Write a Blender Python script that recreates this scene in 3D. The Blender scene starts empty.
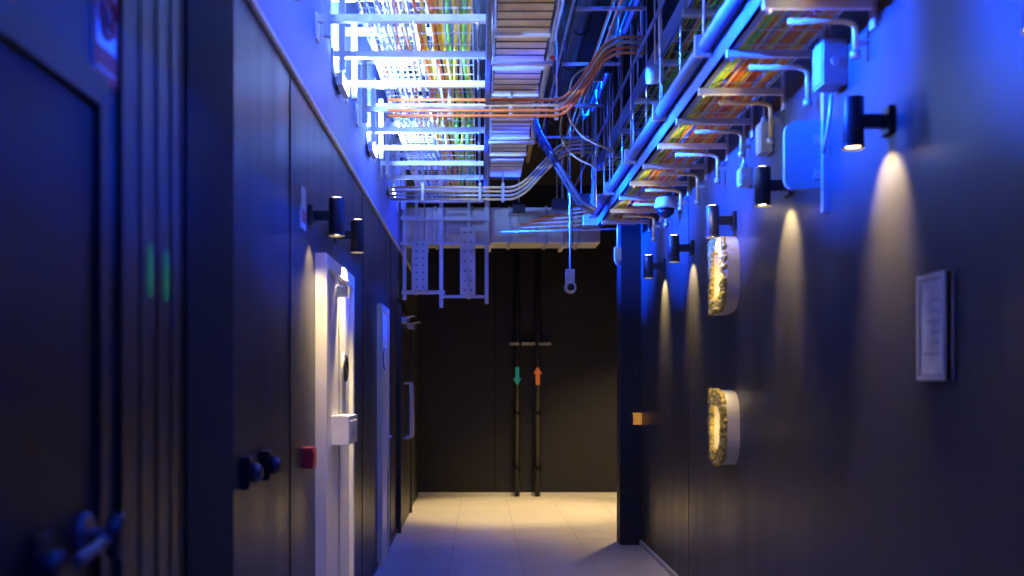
import bpy, math, random
from mathutils import Vector, Matrix
random.seed(4)
sc=bpy.context.scene
sc.view_settings.view_transform='Standard'
sc.view_settings.look='None'

# ---------------------------------------------------------------- materials
def mat(name,col,rough=.5,metal=0,var=.15,scale=(6,6,6),emit=None,es=0,bump=0,rvar=0,spec=.5,alpha=None):
    m=bpy.data.materials.new(name); m.use_nodes=True
    nt=m.node_tree; N=nt.nodes; L=nt.links; b=N['Principled BSDF']
    b.inputs['Roughness'].default_value=rough; b.inputs['Metallic'].default_value=metal
    b.inputs['Specular IOR Level'].default_value=spec
    tc=N.new('ShaderNodeTexCoord'); mp=N.new('ShaderNodeMapping'); mp.inputs['Scale'].default_value=scale
    no=N.new('ShaderNodeTexNoise'); no.inputs['Scale'].default_value=1; no.inputs['Detail'].default_value=4
    L.new(tc.outputs['Object'],mp.inputs['Vector']); L.new(mp.outputs['Vector'],no.inputs['Vector'])
    cr=N.new('ShaderNodeValToRGB'); e=cr.color_ramp.elements
    e[0].position=.3; e[1].position=.7
    e[0].color=(*[c*(1-var) for c in col],1); e[1].color=(*[min(1,c*(1+var)) for c in col],1)
    L.new(no.outputs['Fac'],cr.inputs['Fac']); L.new(cr.outputs['Color'],b.inputs['Base Color'])
    if rvar:
        mr=N.new('ShaderNodeMapRange'); mr.inputs['To Min'].default_value=rough-rvar; mr.inputs['To Max'].default_value=rough+rvar
        mr.inputs['From Min'].default_value=.3; mr.inputs['From Max'].default_value=.7
        L.new(no.outputs['Fac'],mr.inputs['Value']); L.new(mr.outputs['Result'],b.inputs['Roughness'])
    if bump:
        bp=N.new('ShaderNodeBump'); bp.inputs['Strength'].default_value=bump; bp.inputs['Distance'].default_value=.01
        L.new(no.outputs['Fac'],bp.inputs['Height']); L.new(bp.outputs['Normal'],b.inputs['Normal'])
    if emit:
        b.inputs['Emission Color'].default_value=(*emit,1); b.inputs['Emission Strength'].default_value=es
    return m

M={}
M['wall']=mat('wall_paint_dark',(.044,.041,.036),.36,0,.2,(5,5,.35),rvar=.06,bump=.05,spec=.2)
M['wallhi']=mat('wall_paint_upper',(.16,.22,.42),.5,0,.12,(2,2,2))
M['endwall']=mat('end_wall_paint',(.013,.012,.011),.6,0,.15,(2,2,2),spec=.3)
M['ceil']=mat('ceiling_black',(.012,.012,.012),.9)
M['black']=mat('black_metal',(.012,.012,.013),.4)
M['matte']=mat('black_matte',(.005,.005,.005),.85,spec=.2)
M['door']=mat('door_dark',(.018,.017,.014),.4,0,.2,(9,9,.4),spec=.2)
M['brush']=mat('brushed_dark_metal',(.06,.055,.042),.38,.6,.2,(30,30,.4))
M['steel']=mat('dark_steel_lever',(.16,.15,.13),.35,.5,.1)
M['white']=mat('white_paint',(.78,.76,.64),.4,0,.05)
M['cream']=mat('cream_plastic',(.55,.54,.46),.45,0,.05)
M['galv']=mat('galvanised_steel',(.60,.60,.58),.35,.6,.15,(12,12,12))
M['galvw']=mat('zinc_strut',(.72,.72,.72),.45,.2,.12,(12,12,12))
M['duct']=mat('duct_steel',(.58,.53,.45),.36,.75,.22,(5,3,5))
M['ductw']=mat('duct_flange',(.75,.73,.68),.4,.3,.1)
M['copper']=mat('copper_conduit',(.95,.20,.03),.38,.1,.2)
M['brass']=mat('conduit_beige',(.80,.55,.22),.4,.25,.2)
M['blueg']=mat('blue_grey_channel',(.10,.16,.38),.4,.3,.1)
M['greybox']=mat('grey_box',(.30,.30,.29),.5,0,.1)
M['panel']=mat('panel_grey',(.12,.13,.10),.42,0,.1)
M['frame']=mat('frame_grey',(.66,.64,.50),.4,0,.1)
M['cY']=mat('cable_yellow',(.9,.66,.02),.5)
M['cG']=mat('cable_green',(.22,.75,.05),.5)
M['cO']=mat('cable_orange',(1,.26,.01),.5)
M['cR']=mat('cable_red',(.8,.07,.02),.5)
M['cW']=mat('cable_white',(.7,.7,.7),.5)
M['cB']=mat('cable_blue',(.08,.15,.6),.5)
M['cK']=mat('cable_black',(.02,.02,.02),.5)
M['red']=mat('red_plastic',(.6,.03,.02),.4)
M['bluesign']=mat('blue_sign',(.03,.10,.45),.4)
M['teal']=mat('teal_sticker',(.03,.45,.42),.5,emit=(.03,.45,.42),es=.08)  # sticker colour also glows faintly, brightness put into the material
M['orange']=mat('orange_sticker',(.9,.22,.03),.5,emit=(.9,.22,.03),es=.15)  # glows a little as well, extra brightness in the sticker material
M['moss']=mat('preserved_moss',(.42,.32,.06),.95,0,.6,(40,40,40),bump=.5)
M['warm']=mat('warm_led',(1,.85,.55),.5,emit=(1,.72,.35),es=22)
M['warmbar']=mat('added_glow_bar',(1,.85,.55),.5,emit=(1,.72,.30),es=6)  # glowing bar added to brighten the moss letters
M['blueled']=mat('blue_led',(.3,.4,1),.5,emit=(.45,.6,1),es=30)
M['bluedim']=mat('blue_led_diffuser',(.1,.15,.6),.5,emit=(.03,.10,1),es=.3)
M['amber']=mat('amber_lens',(1,.45,.05),.4,emit=(1,.42,.04),es=.35)
M['green']=mat('green_reflection_glow',(.01,.10,.03),.4,emit=(.01,.40,.07),es=.16)  # glow standing in for a green reflection on metal
M['letter']=mat('white_acrylic',(.66,.62,.47),.4,0,.03)
M['paper']=mat('printed_paper',(.66,.63,.50),.6,0,.3,(14,14,8))
M['glass_lens']=mat('camera_lens',(.01,.01,.012),.1)

def floormat():
    m=bpy.data.materials.new('floor_tiles'); m.use_nodes=True
    nt=m.node_tree;N=nt.nodes;L=nt.links;b=N['Principled BSDF']
    tc=N.new('ShaderNodeTexCoord'); mp=N.new('ShaderNodeMapping'); mp.inputs['Location'].default_value=(.25,.1,0)
    br=N.new('ShaderNodeTexBrick'); br.offset=0; br.inputs['Scale'].default_value=1
    br.inputs['Brick Width'].default_value=.6; br.inputs['Row Height'].default_value=.6
    br.inputs['Mortar Size'].default_value=.004; br.inputs['Color1'].default_value=(.60,.57,.50,1)
    br.inputs['Color2'].default_value=(.55,.52,.46,1); br.inputs['Mortar'].default_value=(.34,.32,.28,1)
    L.new(tc.outputs['Object'],mp.inputs['Vector']);L.new(mp.outputs['Vector'],br.inputs['Vector'])
    no=N.new('ShaderNodeTexNoise'); no.inputs['Scale'].default_value=3; no.inputs['Detail'].default_value=6
    L.new(tc.outputs['Object'],no.inputs['Vector'])
    mx=N.new('ShaderNodeMixRGB'); mx.blend_type='MULTIPLY'; mx.inputs[0].default_value=.3
    L.new(br.outputs['Color'],mx.inputs[1]);L.new(no.outputs['Fac'],mx.inputs[2])
    L.new(mx.outputs[0],b.inputs['Base Color']); b.inputs['Roughness'].default_value=.38
    return m
M['floor']=floormat()

# ---------------------------------------------------------------- mesh builder
class B:
    def __init__(s,name): s.n=name; s.v=[]; s.f=[]; s.mi=[]; s.sm=[]; s.mats=[]
    def m(s,k):
        if k not in s.mats: s.mats.append(k)
        return s.mats.index(k)
    def box(s,x0,x1,y0,y1,z0,z1,k,rot=None):
        c=Vector(((x0+x1)/2,(y0+y1)/2,(z0+z1)/2)); i=len(s.v)
        for z in (z0,z1):
            for x,y in ((x0,y0),(x1,y0),(x1,y1),(x0,y1)):
                p=Vector((x,y,z))
                if rot is not None: p=c+rot@(p-c)
                s.v.append(tuple(p))
        for f in ((3,2,1,0),(4,5,6,7),(0,1,5,4),(1,2,6,5),(2,3,7,6),(3,0,4,7)):
            s.f.append([i+a for a in f]); s.mi.append(s.m(k)); s.sm.append(False)
        return s
    def tube(s,pts,r,k,seg=8,fillet=0,caps=True):
        pts=[Vector(p) for p in pts]
        if fillet:
            q=[pts[0]]
            for a,b,c in zip(pts,pts[1:],pts[2:]):
                u=(a-b); w=(c-b); d=min(fillet,u.length*.45,w.length*.45)
                p0=b+u.normalized()*d; p1=b+w.normalized()*d
                for t in (0,.2,.4,.6,.8,1):
                    q.append((1-t)**2*p0+2*t*(1-t)*b+t*t*p1)
            q.append(pts[-1]); pts=q
        rings=[]; up=None
        for j,p in enumerate(pts):
            t=(pts[min(j+1,len(pts)-1)]-pts[max(j-1,0)]).normalized()
            if up is None: up=Vector((0,0,1)) if abs(t.z)<.9 else Vector((1,0,0))
            a=t.cross(up).normalized(); bb=a.cross(t).normalized(); up=bb
            rr=r[j] if isinstance(r,(list,tuple)) else r
            rings.append(len(s.v))
            for q in range(seg):
                an=2*math.pi*(q+.5)/seg
                s.v.append(tuple(p+a*math.cos(an)*rr+bb*math.sin(an)*rr))
        for r0,r1 in zip(rings,rings[1:]):
            for q in range(seg):
                s.f.append([r0+q,r0+(q+1)%seg,r1+(q+1)%seg,r1+q]); s.mi.append(s.m(k)); s.sm.append(seg>5)
        if caps:
            s.f.append([rings[0]+q for q in range(seg)][::-1]); s.mi.append(s.m(k)); s.sm.append(False)
            s.f.append([rings[-1]+q for q in range(seg)]); s.mi.append(s.m(k)); s.sm.append(False)
        return s
    def lathe(s,c,axis,prof,k,seg=24):
        ax=Vector(axis).normalized(); c=Vector(c)
        return s.tube([c+ax*d for d,_ in prof],[max(r,.0005) for _,r in prof],k,seg)
    def prism(s,poly,x0,x1,k):
        i=len(s.v); n=len(poly)
        for x in (x0,x1):
            for y,z in poly: s.v.append((x,y,z))
        s.f.append([i+a for a in range(n)][::-1]); s.f.append([i+n+a for a in range(n)])
        s.mi+= [s.m(k)]*2; s.sm+=[False]*2
        for a in range(n):
            s.f.append([i+a,i+(a+1)%n,i+n+(a+1)%n,i+n+a]); s.mi.append(s.m(k)); s.sm.append(False)
        return s
    def done(s,bevel=0,parent=None):
        me=bpy.data.meshes.new(s.n); me.from_pydata(s.v,[],s.f)
        for k in s.mats: me.materials.append(M[k])
        for p,a,b in zip(me.polygons,s.mi,s.sm): p.material_index=a; p.use_smooth=b
        me.update()
        import bmesh
        bm=bmesh.new(); bm.from_mesh(me); bmesh.ops.recalc_face_normals(bm,faces=bm.faces); bm.to_mesh(me); bm.free()
        o=bpy.data.objects.new(s.n,me); sc.collection.objects.link(o)
        if bevel:
            md=o.modifiers.new('bevel','BEVEL'); md.width=bevel; md.segments=2; md.limit_method='ANGLE'
        if parent: o.parent=parent
        return o

def light(kind,name,loc,energy,col,parent=None,rot=(0,0,0),aim=None,**kw):
    l=bpy.data.lights.new(name,kind); l.energy=energy; l.color=col
    for a,b in kw.items(): setattr(l,a,b)
    o=bpy.data.objects.new(name,l); o.location=loc; o.rotation_euler=rot; sc.collection.objects.link(o)
    if aim is not None:
        z=-Vector(aim).normalized(); y=Vector((0,1,0)); x=y.cross(z).normalized(); y=z.cross(x)
        o.rotation_euler=Matrix((x,y,z)).transposed().to_euler()
    if parent: o.parent=parent
    return o

XL,XR,YE,YB,ZC=-.848,1.508,14.86,-2.0,4.2
YP=10.3
# ---------------------------------------------------------------- shell
B('floor').box(-1.0,4.1,YB-.15,YE+.15,-.1,0,'floor').done()
B('ceiling').box(-1.0,4.1,YB-.15,YE+.15,ZC,ZC+.1,'ceil').done()
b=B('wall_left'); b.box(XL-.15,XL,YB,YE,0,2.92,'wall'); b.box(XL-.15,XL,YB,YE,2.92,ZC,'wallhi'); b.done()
b=B('wall_right'); b.box(XR,XR+.15,YB,YP,0,ZC,'wall'); b.done()
B('wall_right_nook').box(4.0,4.15,YP+.25,YE,0,ZC,'wall').done()
B('wall_nook_return').box(XR+.15,4.0,YP,YP+.25,0,ZC,'wall').done()
B('wall_end').box(-1.0,4.15,YE,YE+.15,0,ZC,'endwall').done()
B('wall_back').box(-1.0,1.66,YB-.15,YB,0,ZC,'wall').done()
B('pillar').box(1.31,XR+.15,YP,YP+.25,0,ZC,'endwall').done(.01)
B('baseboard_right').box(XR-.014,XR,YB,YP,0,.05,'cream').done()
B('baseboard_left').box(XL,XL+.014,YB,YE,0,.05,'black').done()
B('baseboard_end').box(XL,4.0,YE-.014,YE,0,.05,'cream').done()
b=B('trim_left'); b.box(XL,XL+.02,YB,YE,2.895,2.925,'galvw'); b.done(.005)
b=B('trim_panel_joint_right')
b.box(XR-.012,XR,-.6,3.32,.05,ZC,'wall')
for y in (7.95,): b.box(XR-.002,XR,y,y+.008,.05,ZC,'matte')
b.done()
b=B('pilaster_left'); b.box(XL,XL+.02,3.11,3.70,.0,ZC,'matte'); b.done(.004)
b=B('trim_panel_joint_left')
for y in (3.74,4.9,7.9,10.4): b.box(XL,XL+.004,y,y+.01,.05,2.88,'matte')
b.done()

# ---------------------------------------------------------------- left wall
def lever_door():
    b=B('door_1')
    y0,y1=1.45,2.36
    b.box(XL,XL+.02,y0,y1,0.005,2.1,'door')
    b.box(XL,XL+.035,y0-.07,y0,0.0,2.17,'black'); b.box(XL,XL+.035,y1,y1+.05,0,2.17,'black'); b.box(XL,XL+.035,y0,y1,2.1,2.17,'black')
    b.box(XL+.02,XL+.032,2.02,2.11,1.02,1.22,'black')
    b.lathe((XL+.032,2.065,1.15),(1,0,0),[(0,.04),(.03,.04),(.036,.03)],'black')
    b.lathe((XL+.02,2.29,1.185),(1,0,0),[(0,.05),(.014,.05),(.018,.042)],'steel')
    b.tube([(XL+.035,2.29,1.185),(XL+.085,2.29,1.185)],.018,'steel',14)
    b.lathe((XL+.075,2.29,1.185),(1,0,0),[(0,.028),(.006,.048),(.03,.048),(.038,.034)],'black')
    b.tube([(XL+.085,2.26,1.185),(XL+.09,2.18,1.18),(XL+.085,2.08,1.165)],.013,'steel',12,.02)
    return b.done(.002)
lever_door()
b=B('elevator_door')
b.box(XL,XL+.012,2.56,3.09,.005,3.0,'brush')
for y in (2.56,2.70,2.84,2.97,3.07): b.box(XL+.012,XL+.016,y,y+.012,.005,3.0,'black')
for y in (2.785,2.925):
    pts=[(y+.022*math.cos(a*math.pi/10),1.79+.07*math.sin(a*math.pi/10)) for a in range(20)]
    b.prism(pts,XL+.012,XL+.015,'green')  # glowing ovals imitate a green reflection in the brushed metal
b.done(.0)
def notice(y0,y1,z0,z1):
    b=B('prohibition_sign')
    b.box(XL,XL+.006,y0,y1,z0,z1,'white')
    t=.014
    for a in ((y0,y1,z0,z0+t*1.6),(y0,y1,z1-t,z1),(y0,y0+t,z0,z1),(y1-t,y1,z0,z1)): b.box(XL+.006,XL+.008,*a,'red')
    cy,cz,r=(y0+y1)/2,z0+(z1-z0)*.62,(y1-y0)*.30
    b.tube([(XL+.009,cy+r*math.cos(a*math.pi/12),cz+r*math.sin(a*math.pi/12)) for a in range(25)],.007,'red',6)
    b.tube([(XL+.009,cy-r*.7,cz+r*.7),(XL+.009,cy+r*.7,cz-r*.7)],.006,'red',6)
    b.box(XL+.006,XL+.009,cy-r*.3,cy+r*.3,cz-r*.5,cz+r*.5,'black')
    b.box(XL+.006,XL+.008,y0+.02,y1-.02,z0+.03,z0+.075,'red')
    b.done()
notice(2.40,2.555,2.18,2.42); notice(1.86,1.985,2.19,2.42)
for y in (3.93,4.30):
    b=B('push_button_switch')
    b.box(XL,XL+.035,y-.05,y+.05,1.13,1.245,'black')
    b.lathe((XL+.035,y,1.188),(1,0,0),[(0,.036),(.02,.036),(.022,.028),(.03,.028),(.035,.02)],'black')
    b.done(.006)
b=B('fire_call_point'); b.box(XL,XL+.05,5.25,5.36,1.10,1.20,'red'); b.box(XL+.05,XL+.054,5.27,5.34,1.12,1.18,'cR'); b.done(.005)
b=B('small_notice_sign'); b.box(XL,XL+.01,5.16,5.30,2.24,2.44,'cream'); b.box(XL+.01,XL+.012,5.18,5.28,2.27,2.33,'red'); b.done()

b=B('door_2')
y0,y1=5.72,6.84
b.box(XL,XL+.06,y0-.07,y0,0,2.18,'white'); b.box(XL,XL+.06,y1,y1+.07,0,2.18,'white'); b.box(XL,XL+.06,y0,y1,2.11,2.18,'white')
b.box(XL,XL+.035,y0,y1,.005,2.11,'white')
b.box(XL+.035,XL+.04,y0+.6,y0+.612,.02,2.1,'greybox')
b.box(XL+.035,XL+.10,y0+.50,y0+.58,2.0,2.06,'galv')
b.box(XL+.035,XL+.13,y0+.30,y0+.72,1.17,1.33,'white')
b.box(XL+.13,XL+.135,y0+.34,y0+.68,1.2,1.3,'cream')
for z in (.3,1.8): b.tube([(XL+.045,y0+.01,z-.06),(XL+.045,y0+.01,z+.06)],.012,'galv',8)
b.done(.004)
def ringsign(y,z,r,key):
    b=B('round_sign'); b.lathe((XL+.036,y,z),(1,0,0),[(0,r),(.008,r)],key)
    b.tube([(XL+.045,y+r*.7*math.cos(a*math.pi/12),z+r*.7*math.sin(a*math.pi/12)) for a in range(25)],r*.13,'white' if key!='white' else 'black',6)
    b.tube([(XL+.045,y-r*.4,z),(XL+.045,y+r*.4,z)],r*.13,'white' if key!='white' else 'black',6)
    b.done()
ringsign(6.55,1.60,.10,'white')
b=B('door_3')
y0,y1=9.10,9.72
b.box(XL,XL+.03,y0,y1,.0,2.12,'white'); b.box(XL,XL+.045,y0-.06,y0,0,2.17,'cream'); b.box(XL,XL+.045,y1,y1+.05,0,2.17,'cream'); b.box(XL,XL+.045,y0,y1,2.12,2.17,'cream')
b.tube([(XL+.03,9.62,1.05),(XL+.08,9.62,1.05),(XL+.08,9.5,1.05)],.01,'galv',8,.02)
b.done(.003)
ringsign(9.3,1.72,.09,'bluesign')
b=B('door_4')
for y0 in (11.2,12.05):
    b.box(XL,XL+.03,y0,y0+.83,.005,2.25,'door')
b.box(XL,XL+.05,11.12,11.2,0,2.33,'black'); b.box(XL,XL+.05,12.88,12.96,0,2.33,'black'); b.box(XL,XL+.05,11.2,12.88,2.25,2.33,'black')
for y in (11.82,12.22):
    b.tube([(XL+.03,y,1.52),(XL+.10,y,1.52),(XL+.10,y,.93),(XL+.03,y,.93)],.015,'cream',10,.03)
for y in (11.3,12.4):
    b.box(XL+.03,XL+.10,y,y+.25,2.14,2.2,'galv'); b.tube([(XL+.09,y+.05,2.2),(XL+.16,y+.2,2.22)],.01,'galv',6)
b.done(.003)

# ---------------------------------------------------------------- wall lamps
WARM=(1,.77,.38)
def wall_lamp(side,y,z,e,up=6,tilt=.95,fl=30):
    wx=XR if side>0 else XL; d=-1 if side>0 else 1
    cx=wx+d*.135; r=.040; h=.175
    b=B('wall_lamp')
    b.box(min(wx,wx+d*.02),max(wx,wx+d*.02),y-.045,y+.045,z-.05,z+.05,'black')
    b.box(min(wx+d*.02,cx),max(wx+d*.02,cx),y-.018,y+.018,z-.025,z+.025,'black')
    b.tube([(cx,y,z-h/2),(cx,y,z+h/2)],r,'black',28)
    b.tube([(cx,y,z-h/2-.012),(cx,y,z-h/2+.004)],r*1.02,'black',28,caps=False)
    b.tube([(cx,y,z-h/2-.003),(cx,y,z-h/2-.001)],r*.8,'warm',20)
    b.tube([(cx,y,z+h/2+.001),(cx,y,z+h/2+.003)],r*.7,'warm',20)  # glowing top disc, added to go with the upward beam
    o=b.done(.002)
    light('SPOT','lamp_beam',(cx,y,z-h/2-.014),e,WARM,o,aim=(-d*tilt,0,-1),spot_size=math.radians(94),spot_blend=.6,shadow_soft_size=.02)
    light('SPOT','lamp_floor_beam',(cx,y,z-h/2-.014),fl,(1,.72,.34),o,aim=(d*.05,0,-1),spot_size=math.radians(80),spot_blend=1,shadow_soft_size=.03)
    light('SPOT','added_uplight',(cx,y,z+h/2+.012),up,(1,.76,.44),o,aim=(d*.95,0,1),spot_size=math.radians(74),spot_blend=.8,shadow_soft_size=.03)  # added upward beam, fills the overhead trays with warm light
for y in (1.3,2.70,4.05,5.35,6.5,7.79,8.97): wall_lamp(1,y,2.47,40,15 if y>3 else 6)
wall_lamp(-1,5.47,2.34,20,20,.5,40); wall_lamp(-1,6.40,2.37,70,20,.5,40)

# ---------------------------------------------------------------- right wall objects
def letterD(name,z0,z1):
    YF,yN=6.80,6.38; cz=(z0+z1)/2; hz=(z1-z0)/2; T=.09
    b=B(name)
    def ringpts(t):
        ys=YF-t*.8; rz=hz-t; w=ys-.03-(yN+t); q=[(ys,cz+rz)]
        for i in range(25):
            a=math.pi*i/24; q.append((ys-.03-w*abs(math.sin(a))**.42,cz+rz*math.copysign(abs(math.cos(a))**.58,math.cos(a))))
        return q+[(ys,cz-rz)]
    out=ringpts(0); inn=ringpts(T)
    n=len(out)
    for a in range(n):
        c=(a+1)%n
        q=[out[a],out[c],inn[c],inn[a]]
        b.prism(q,XR-.075,XR-.0,'letter')
    for i in range(600):
        a=random.randrange(n-1) if i%4 else n-1
        c=(a+1)%n; u=random.random(); t=random.uniform(.05,.95)
        p=[ (out[a][k]*(1-u)+out[c][k]*u)*(1-t)+(inn[a][k]*(1-u)+inn[c][k]*u)*t for k in (0,1)]
        r=random.uniform(.009,.020)
        b.lathe((XR-.075-r*.6,p[0],p[1]),(random.uniform(-.3,.3),random.uniform(-.3,.3),1),[(-r,.002),(-r*.6,r*.8),(0,r),(r*.6,r*.8),(r,.002)],'moss',6)
    ym=(YF+yN)/2
    b.box(XR-.05,XR-.03,ym-.01,ym+.01,cz-hz*.5,cz+hz*.5,'warmbar'); b.box(XR-.03,XR,ym-.015,ym+.015,cz-hz*.5,cz+hz*.5,'letter')  # warm glowing bar added inside the letter to brighten it
    o=b.done()
    light('POINT','added_letter_glow',(XR-.09,ym,cz),.9,(1,.70,.30),o,shadow_soft_size=.05)  # added point light, brightens the letter from within
    light('AREA','letter_front_light',(XR-.26,6.3,z1+.12),1.6,(1,.74,.36),o,aim=(.35,.2,-1),shape='RECTANGLE',size=.03,size_y=.2) if z0>1.5 else light('SPOT','letter_front_light',(XR-.18,6.2,z1+.25),5,(1,.74,.36),o,aim=(.25,.5,-.8),spot_size=math.radians(50),spot_blend=.8,shadow_soft_size=.03)
letterD('moss_letter_sign',1.93,2.39); letterD('moss_letter_sign',1.02,1.47)
b=B('framed_plan')
y0,y1,z0,z1=3.50,3.72,1.515,1.865
b.box(XR-.024,XR-.008,y0,y1,z0,z1,'greybox')
t=.016
for a in ((y0,y1,z0,z0+t),(y0,y1,z1-t,z1),(y0,y0+t,z0+t,z1-t),(y1-t,y1,z0+t,z1-t)): b.box(XR-.032,XR-.0,*a,'frame')
b.box(XR-.026,XR-.024,y0+.02,y1-.02,z0+.02,z1-.02,'paper')
for i in range(6): b.box(XR-.027,XR-.026,y0+.05,y0+.05+random.uniform(.05,.13),z1-.09-i*.035,z1-.084-i*.035,'greybox')
b.done(.003)

b=B('flat_panel_antenna')
x0,x1,z0,z1,r=1.345,1.49,2.36,2.66,.045
poly=[]
for cx,cz,a0 in ((x1-.01,z1-.01,0),(x0+r,z1-r,90),(x0+r,z0+r,180),(x1-.01,z0+.01,270)):
    rr=.01 if cx>1.45 else r
    for i in range(7):
        a=math.radians(a0+15*i); poly.append((cx+rr*math.cos(a),cz+rr*math.sin(a)))
i0=len(b.v); n=len(poly)
for dy in (0,.035):
    for x,z in poly: b.v.append((x,4.80+dy+(x1-x)*.35,z))
b.f.append(list(range(i0,i0+n))); b.f.append(list(range(i0+n,i0+2*n))[::-1]); b.mi+=[b.m('panel')]*2; b.sm+=[False]*2
for a in range(n):
    b.f.append([i0+a,i0+(a+1)%n,i0+n+(a+1)%n,i0+n+a]); b.mi.append(b.m('cream')); b.sm.append(True)
b.box(XR-.022,XR,4.76,4.80,2.25,2.78,'galv')
for z in (2.42,2.57): b.box(x1-.03,XR,4.80,4.83,z-.02,z+.02,'galv')
b.done()

def jbox(name,y,z,w,h,d,key,top):
    b=B(name); b.box(XR-d,XR,y-w/2,y+w/2,z-h/2,z+h/2,key)
    b.box(XR-d-.006,XR-d,y-w/2+.01,y+w/2-.01,z-h/2+.01,z+h/2-.01,key)
    b.lathe((XR-d/2,y,z+h/2),(0,0,1),[(0,.018),(.03,.018)],'greybox',12)
    b.tube([(XR-d/2,y,z+h/2),(XR-d/2,y,top)],.010,'galv',8)
    b.lathe((XR-d/2,y-w/2-.003,z),(0,1,0),[(0,.02),(.006,.02)],'galv',12)
    b.done(.004)
jbox('electrical_junction_box',4.58,2.83,.14,.19,.10,'greybox',3.2)
jbox('wall_sensor',5.72,2.78,.10,.16,.06,'cream',3.2)
jbox('wall_sensor',6.15,2.66,.09,.10,.06,'cream',3.2)
b=B('conduit_drop'); b.tube([(XR-.03,4.62,2.72),(XR-.03,4.66,2.60),(XR-.03,4.74,2.5)],.009,'galv',8,.04); b.done()
b=B('dome_camera'); c=(1.40,8.3,2.86)
b.box(1.40,XR,8.27,8.33,2.87,2.92,'cream')
b.lathe(c,(0,0,-1),[(-.06,.03),(-.05,.07),(0,.085),(.03,.085)],'cream'); b.lathe((c[0],c[1],c[2]-.03),(0,0,-1),[(0,.07),(.04,.062),(.065,.035),(.075,.003)],'glass_lens'); b.done()
b=B('emergency_call_box'); b.box(1.43,1.505,YP-.07,YP+.004,1.13,1.24,'amber'); b.box(1.38,1.43,YP-.04,YP+.004,1.14,1.23,'black'); b.done(.003)
b=B('key_switch'); b.box(1.46,1.50,YP-.04,YP,1.6,1.72,'black'); b.done(.004)

# ---------------------------------------------------------------- end wall
def vpipe(x,key,down):
    b=B('riser_pipe')
    b.tube([(x,YE-.06,0.0),(x,YE-.06,3.9)],.035,'black',14)
    for z in (.35,1.1,2.45,3.3): b.box(x-.055,x+.055,YE-.105,YE,z,z+.035,'matte')
    y=YE-.10; s=1 if not down else -1; zc=1.62
    i=len(b.v)
    pts=[(0,.13),(.06,.03),(.028,.03),(.028,-.12),(-.028,-.12),(-.028,.03),(-.06,.03)]
    for dy in (0,.004):
        for px,pz in pts: b.v.append((x+px,y+dy-.0,zc+pz*s))
    n=len(pts); b.f.append(list(range(i,i+n))); b.f.append(list(range(i+n,i+2*n)))
    b.mi+=[b.m(key)]*2; b.sm+=[False]*2
    for a in range(n): b.f.append([i+a,i+(a+1)%n,i+n+(a+1)%n,i+n+a]); b.mi.append(b.m(key)); b.sm.append(False)
    b.done()
vpipe(.50,'teal',True); vpipe(.775,'orange',False)
b=B('pipe_label_strip')
for x0,x1 in ((.40,.52),(.56,.74),(.79,.95)):
    b.box(x0,x1,YE-.115,YE-.11,2.035,2.07,'cream')
    k=x0+.01
    while k<x1-.015: b.box(k,k+.008,YE-.117,YE-.115,2.04,2.065,'black'); k+=.02
b.box(.40,.95,YE-.11,YE,2.03,2.04,'black')
b.done()
b=B('end_wall_panel_joint'); 
for x in (.2,1.9): b.box(x,x+.012,YE-.004,YE,.05,ZC,'matte')
b.done()

# ---------------------------------------------------------------- ceiling services
def cable(b,x,z,y0,y1,r,key,amp=.012):
    n=int((y1-y0)/.35)+2; px=random.uniform(0,6)
    pts=[(x+amp*math.sin(px+i*.9)+random.uniform(-.3,.3)*amp,y0+(y1-y0)*i/(n-1),z+random.uniform(-.3,.3)*amp) for i in range(n)]
    b.tube(pts,r,key,6)
def basket(b,x0,x1,z,y0,y1,h=.07,step=.1,key='galvw',lng=7,r=.0035):
    for i in range(lng+1):
        x=x0+(x1-x0)*i/lng; b.tube([(x,y0,z),(x,y1,z)],r,key,4)
    for x in (x0,x1):
        for k in (.5,1): b.tube([(x,y0,z+h*k),(x,y1,z+h*k)],r,key,4)
    y=y0
    while y<y1:
        b.tube([(x0,y,z+h),(x0,y,z),(x1,y,z),(x1,y,z+h)],r,key,4); y+=step
def rod(b,x,y,z0,key='galv'): b.tube([(x,y,z0),(x,y,ZC)],.006,key,6)

b=B('cable_tray')
zt=3.42
basket(b,-.62,-.37,zt,1.0,11.6); basket(b,-.34,-.04,zt,1.0,11.6,step=.2,lng=4,r=.003)
basket(b,-.62,-.30,zt+.33,1.0,11.6,step=.2)
for i in range(11):
    cable(b,-.325+.0265*i,zt+.016+random.random()*.02,1.0,11.6,.013,['cO','cY','cY','cO','cY','cY','cG','cY','cY','cG','cY'][i])
for x in [-.6+.03*i for i in range(8)]:
    cable(b,x,zt+.012+random.random()*.02,1.0,11.6,.008,random.choice(['cW','cW','cO','cY']))
y=1.35
while y<11.6:
    b.box(XL,.03,y-.02,y+.02,zt-.045,zt-.008,'galvw')
    b.box(XL,-.30,y-.02,y+.02,zt+.285,zt+.325,'galvw')
    b.box(XL+.04,XL+.075,y-.022,y+.022,zt-.12,zt+.36,'galvw')
    b.box(XL,XL+.012,y-.04,y+.04,zt-.14,zt-.0,'galvw')
    for x in (-.01,-.34): rod(b,x,y,zt-.06)
    y+=.62
b.done()
b=B('strut_rail'); b.box(.035,.060,1.0,11.0,3.32,3.36,'blueg'); b.box(.035,.060,1.0,11.0,3.40,3.43,'blueg')
for y in (2,3.5,5,6.5,8,9.5,10.9): rod(b,.047,y,3.32,'blueg')
b.done()

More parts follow.
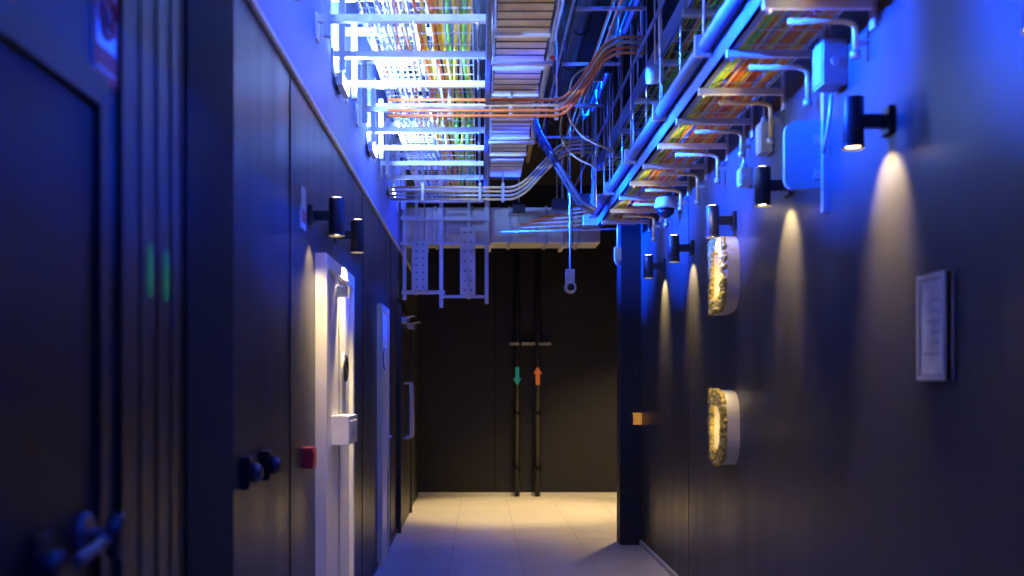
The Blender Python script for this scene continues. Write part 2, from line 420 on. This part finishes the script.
b=B('ventilation_duct')
b.box(.09,.37,1.0,9.2,3.40,3.64,'duct')
y=1.0
while y<9.1:
    b.box(.078,.382,y-.014,y+.014,3.386,3.652,'ductw')
    for k in range(1,5): b.box(.088,.372,y+k*.124-.004,y+k*.124+.004,3.396,3.645,'black')
    y+=.62
for y in (2.2,4.3,6.4,8.5):
    for x in (.075,.40): rod(b,x,y,3.36)
    b.box(.065,.42,y-.015,y+.015,3.36,3.382,'galvw')
b.box(.09,.37,9.3,10.05,3.40,3.66,'white')
b.box(.10,.36,10.0,10.3,3.42,3.64,'black')
b.done()
b=B('crossing_duct')
b.box(XL+.03,1.30,11.9,12.4,3.04,3.42,'ductw')
for x in (-.5,-.1,.3,.7,1.05): b.box(x,x+.03,11.885,12.415,3.025,3.435,'galv')
for x in (-.6,.1,.9):
    rod(b,x,11.86,3.02); b.box(x-.02,x+.02,11.84,12.44,3.0,3.035,'galvw')
b.box(-.35,-.14,11.87,11.9,3.12,3.36,'cream'); b.box(.4,.62,11.87,11.9,3.10,3.36,'cream')
b.done(.003)

b=B('suspended_support_frame')
Y=11.65
for x,z0 in ((-.80,2.40),(-.41,2.32),(.07,2.36)): b.box(x-.02,x+.02,Y-.02,Y+.02,z0,ZC,'galvw')
for x,z0 in ((-.68,2.46),(-.12,2.42)): b.box(x-.015,x+.015,Y+.1,Y+.13,z0,ZC,'galvw')
b.box(-.83,-.37,Y-.03,Y+.01,2.46,2.50,'galvw'); b.box(-.43,.09,Y-.03,Y+.01,2.42,2.45,'galvw'); b.box(-.84,.1,Y-.045,Y-.005,3.24,3.28,'galvw')
b.box(-.84,.1,Y-.045,Y-.005,2.98,3.01,'galvw')
for x0,x1,z0,z1 in ((-.72,-.55,2.50,3.02),(-.21,-.05,2.45,3.16)):
    b.box(x0,x1,Y-.06,Y-.045,z0,z1,'white')
    for i in range(7):
        for j in range(2):
            cx=x0+(x1-x0)*(.3+.4*j); cz=z0+(z1-z0)*(i+.5)/7
            b.lathe((cx,Y-.062,cz),(0,1,0),[(0,.012),(.003,.012)],'greybox',8)
b.done()

def crossing(name,Y,path,n,sp,keys,r=.011,f=.12):
    b=B(name)
    for i in range(n):
        b.tube([(x,Y+i*.006,z+i*sp) for x,z in path],r,keys[i%len(keys)],8,f)
    return b
b=crossing('conduit_bundle',7.15,[(-.60,3.25),(-.02,3.25),(.0,3.25),(.54,3.25),(.64,3.36),(.84,3.66),(1.08,3.66)],4,.036,['copper','copper','brass','copper'],.011)
for x in (-.5,-.2,.2,.5): b.box(x-.012,x+.012,7.165,7.19,3.23,3.38,'galv'); b.tube([(x,7.18,3.37),(x,7.18,ZC)],.005,'galv',6)
for x in (.9,1.05): b.box(x-.012,x+.012,7.165,7.19,3.64,3.80,'galv'); b.tube([(x,7.18,3.8),(x,7.18,ZC)],.005,'galv',6)
b.done()
b=crossing('conduit_bundle',9.6,[(-.78,3.12),(.30,3.12),(.40,3.18),(.72,3.52),(1.05,3.54)],4,.036,['brass','galv','brass','brass'])
for x in (-.5,0,.2): b.box(x-.012,x+.012,9.58,9.65,3.1,3.26,'galv'); b.tube([(x,9.62,3.25),(x,9.62,ZC)],.005,'galv',6)
for x in (.9,1.02): b.box(x-.012,x+.012,9.58,9.65,3.5,3.68,'galv'); b.tube([(x,9.62,3.66),(x,9.62,ZC)],.005,'galv',6)
b.done()

b=B('cable_tray')
basket(b,1.14,1.44,2.985,1.0,10.2,step=.2,lng=4,r=.0028)
for i in range(15):
    cable(b,1.15+.0195*i,2.998+random.random()*.03,1.0,10.2,.011,['cG','cY','cG','cY','cO','cY','cO','cY','cO','cR','cO','cO','cY','cO','cO'][i],.007)
b.box(1.085,1.10,1.0,10.2,2.965,3.085,'blueg'); b.box(1.085,1.125,1.0,10.2,2.965,2.975,'blueg')
y=1.10
while y<10.2:
    b.box(1.08,XR,y-.016,y+.016,2.935,2.966,'galvw')
    b.box(XR-.012,XR,y-.03,y+.03,2.86,3.06,'galv')
    rod(b,1.105,y,2.92)
    y+=.62
b.done()
b=B('steel_pipe')
b.tube([(1.045,1.0,3.08),(1.045,10.2,3.08)],.032,'blueg',14)
y=1.41
while y<10.2:
    b.box(1.0,1.078,y-.012,y+.012,3.03,3.13,'galv'); rod(b,1.045,y,3.12); y+=1.24
b.done()
k=0; y=4.2
while y<9.6:
    b=B('conduit_drop')
    b.tube([(1.20,y+.08,2.915),(1.42,y+.08,2.915),(1.46,y+.08,2.90),(1.46,y+.08,2.80-.03*(k%3))],.012,'brass',10,.06)
    b.lathe((1.46,y+.08,2.80-.03*(k%3)),(0,0,-1),[(0,.02),(.03,.02)],'galv',12)
    b.box(1.455,XR,y+.07,y+.09,2.82,2.84,'galv')
    b.done(); k+=1; y+=.62
b=B('cable_tray')
basket(b,1.12,1.42,3.50,1.0,10.2,step=.2,lng=4,r=.0028)
for i in range(12): cable(b,1.135+.024*i,3.515+random.random()*.03,1.0,10.2,.011,['cG','cY','cK','cG','cO','cG','cG','cG','cO','cK','cG','cB'][i])
b.box(1.09,1.105,1.0,10.2,3.48,3.60,'blueg')
y=1.3
while y<10.2:
    b.box(1.07,XR,y-.02,y+.02,3.445,3.48,'galv'); rod(b,1.09,y,3.44); y+=.9
b.done()
b=B('air_duct_round')
b.tube([(.72,1.0,4.08),(.72,11.6,4.08)],.06,'black',20)
y=1.6
while y<11.5:
    b.tube([(.72,y,4.08),(.72,y+.03,4.08)],.067,'brush',20); b.tube([(.72,y+.015,4.13),(.72,y+.015,ZC)],.008,'blueg',6); y+=.9
b.done()
b=B('sprinkler_pipe')
b.tube([(.50,1.0,3.86),(.50,11.6,3.86)],.022,'brass',10)
y=2.3
while y<11.4:
    b.tube([(.50,y,3.86),(.50,y,3.74)],.012,'brass',8); b.lathe((.50,y,3.74),(0,0,-1),[(0,.02),(.02,.03),(.025,.01)],'cR',10)
    b.tube([(.50,y+.3,3.87),(.50,y+.3,ZC)],.005,'blueg',6)
    y+=1.3
b.done()
b=B('chilled_water_pipe')
b.tube([(.93,1.0,3.94),(.93,11.6,3.94)],.03,'black',12)
y=2.1
while y<11.4:
    b.tube([(.93,y,3.96),(.93,y,ZC)],.005,'blueg',6); b.box(.89,.97,y-.01,y+.01,3.90,3.98,'galv'); y+=1.1
b.done()
b=B('ceiling_conduit_run')
for x,z,k in ((.60,3.95,'galv'),(.80,3.80,'brass'),(.845,3.80,'copper'),(.98,3.55,'blueg')):
    b.tube([(x,1.0,z),(x,11.3,z)],.010,k,8)
y=3.2
while y<11.2:
    b.box(.58,1.0,y-.012,y+.012,3.765,3.785,'galv'); rod(b,.60,y,3.76,'blueg'); rod(b,.985,y,3.53,'blueg'); y+=1.15
for y in (7.9,8.6):
    b.tube([(.80,y,3.80),(.66,y,3.72),(.62,y+.05,3.45),(.74,y+.1,3.30),(.98,y+.12,3.2)],.008,'brass',8,.1)
b.lathe((1.0,6.6,3.36),(1,0,.05),[(0,.05),(.02,.055),(.09,.055),(.10,.03)],'white',18); rod(b,1.05,6.6,3.4)
b.done()
b=B('ladder_tray_bend')
p=[Vector((.42,9.0,3.75)),Vector((.50,9.0,3.55)),Vector((.84,9.05,3.0)),Vector((.96,9.1,2.95))]
for dy in (0,.2): b.tube([q+Vector((0,dy,0)) for q in p],.018,'blueg',8,.05)
for i in range(9):
    q=p[1].lerp(p[2],i/8); b.tube([q,q+Vector((0,.2,0))],.010,'blueg',6)
for i in range(4): b.tube([q+Vector((0,.04+.035*i,.015)) for q in p],.011,['cK','cO','cB','cK'][i],6,.05)
for q in (p[0],p[3]): b.tube([q,(q.x,q.y,ZC)],.006,'galv',6)
b.done()
b=B('ceiling_camera'); x,y=.81,9.9
b.tube([(x,y,2.52),(x,y,ZC)],.008,'galv',8); b.tube([(x+.025,y,2.75),(x+.025,y,3.3)],.005,'cK',6)
b.box(x-.04,x+.04,y-.035,y+.035,2.42,2.54,'cream')
b.lathe((x,y-.05,2.375),(0,1,0),[(-.02,.03),(-.018,.052),(.03,.056),(.05,.04)],'cream'); b.lathe((x,y-.075,2.375),(0,1,0),[(-.005,.02),(.006,.034)],'glass_lens')
b.done(.004)
b=B('ceiling_sensor'); x,y=1.22,9.75
b.tube([(x,y,2.72),(x,y,2.93)],.008,'galv',8); b.box(x-.03,x+.03,y-.03,y+.03,2.60,2.72,'cream'); b.lathe((x,y,2.60),(0,0,-1),[(0,.03),(.03,.02),(.04,.004)],'greybox'); b.done(.004)
b=B('cable_junction_cluster')
for i in range(9):
    x=random.uniform(.35,1.3); z=random.uniform(3.0,3.3); w=random.uniform(.05,.12); y=10.4+i*.13
    b.box(x-w,x+w,y-.04,y+.04,z-.04,z+.06,random.choice(['galvw','greybox','cream','black'])); b.tube([(x,y,z),(x,y,ZC)],.006,'galv',6)
for i in range(7):
    z=2.96+i*.05; b.tube([(.2+.1*i,10.5+.1*i,z),(1.29,10.42,z+.02)],.010,random.choice(['brass','galv','copper']),8)
b.done()

# ---------------------------------------------------------------- blue lighting
BLUE=(.0,.045,1)
def tube_lamp(x,y,z,e,l=1.2,aim=(0,0,-1),spread=180,led='blueled'):
    b=B('blue_tube_light'); b.box(x-.04,x+.04,y-l/2,y+l/2,z,z+.05,'black')
    b.tube([(x,y-.4,z+.05),(x,y-.4,ZC)],.005,'galv',6); b.tube([(x,y+.4,z+.05),(x,y+.4,ZC)],.005,'galv',6)
    b.tube([(x,y-l/2+.02,z-.006),(x,y+l/2-.02,z-.006)],.014,led,10)
    o=b.done(.0)
    light('AREA','tube_emitter',(x,y,z-.025),e,BLUE,o,aim=aim,shape='RECTANGLE',size=.06,size_y=l,spread=math.radians(spread))
for y in (0.8,3.0,5.2,8.2,10.6): tube_lamp(-.45,y,4.0,45,spread=110)
for y in (0.4,2.6,4.8,7.2,9.4): tube_lamp(1.02,y,4.0,380,1.2,(-1,0,-.52),46,'bluedim')
for y in (-.6,1.1,2.7,4.5,6.5,8.3,10.1):
    z=3.27
    b=B('blue_flood_light'); b.box(XL,XL+.02,y-.05,y+.05,z-.04,z+.04,'black'); b.box(XL+.02,XL+.055,y-.16,y+.16,z-.035,z+.035,'galvw'); b.box(XL+.055,XL+.06,y-.14,y+.14,z-.025,z+.025,'blueled')
    o=b.done(.002)
    light('AREA','flood_emitter',(XL+.07,y,z),260 if y<4 else 190,BLUE,o,aim=(1,0,-.13),shape='RECTANGLE',size=.05,size_y=.28,spread=math.radians(42))
    if 4<y<9: light('AREA','flood_top_emitter',(XL+.05,y,z+.045),230,(.18,.34,1),o,aim=(.5,0,1),shape='RECTANGLE',size=.04,size_y=.28)
def down(x,y,z,e,s=110):
    b=B('downlight'); b.tube([(x,y,z),(x,y,z+.1)],.07,'black',20); b.tube([(x,y,z-.003),(x,y,z-.001)],.05,'warm',20); b.tube([(x,y,z+.1),(x,y,ZC)],.008,'black',6)
    o=b.done(); light('SPOT','downlight_beam',(x,y,z-.02),e,(1,.70,.34),o,spot_size=math.radians(s),spot_blend=.6,shadow_soft_size=.05)
down(2.3,12.9,3.3,850); down(.3,13.2,3.55,640,58)

w=bpy.data.worlds.new('World'); sc.world=w; w.use_nodes=True
w.node_tree.nodes['Background'].inputs[0].default_value=(.02,.03,.08,1); w.node_tree.nodes['Background'].inputs[1].default_value=.05

# ---------------------------------------------------------------- camera
cd=bpy.data.cameras.new('camera'); cam=bpy.data.objects.new('camera',cd); sc.collection.objects.link(cam)
cam.location=(0,0,1.5); cam.rotation_euler=(math.pi/2,0,0)
cd.lens=38.67; cd.sensor_width=36; cd.shift_x=.03125; cd.shift_y=.0947; cd.clip_start=.05
cd.dof.use_dof=True; cd.dof.focus_distance=8.5; cd.dof.aperture_fstop=1.7
sc.camera=cam
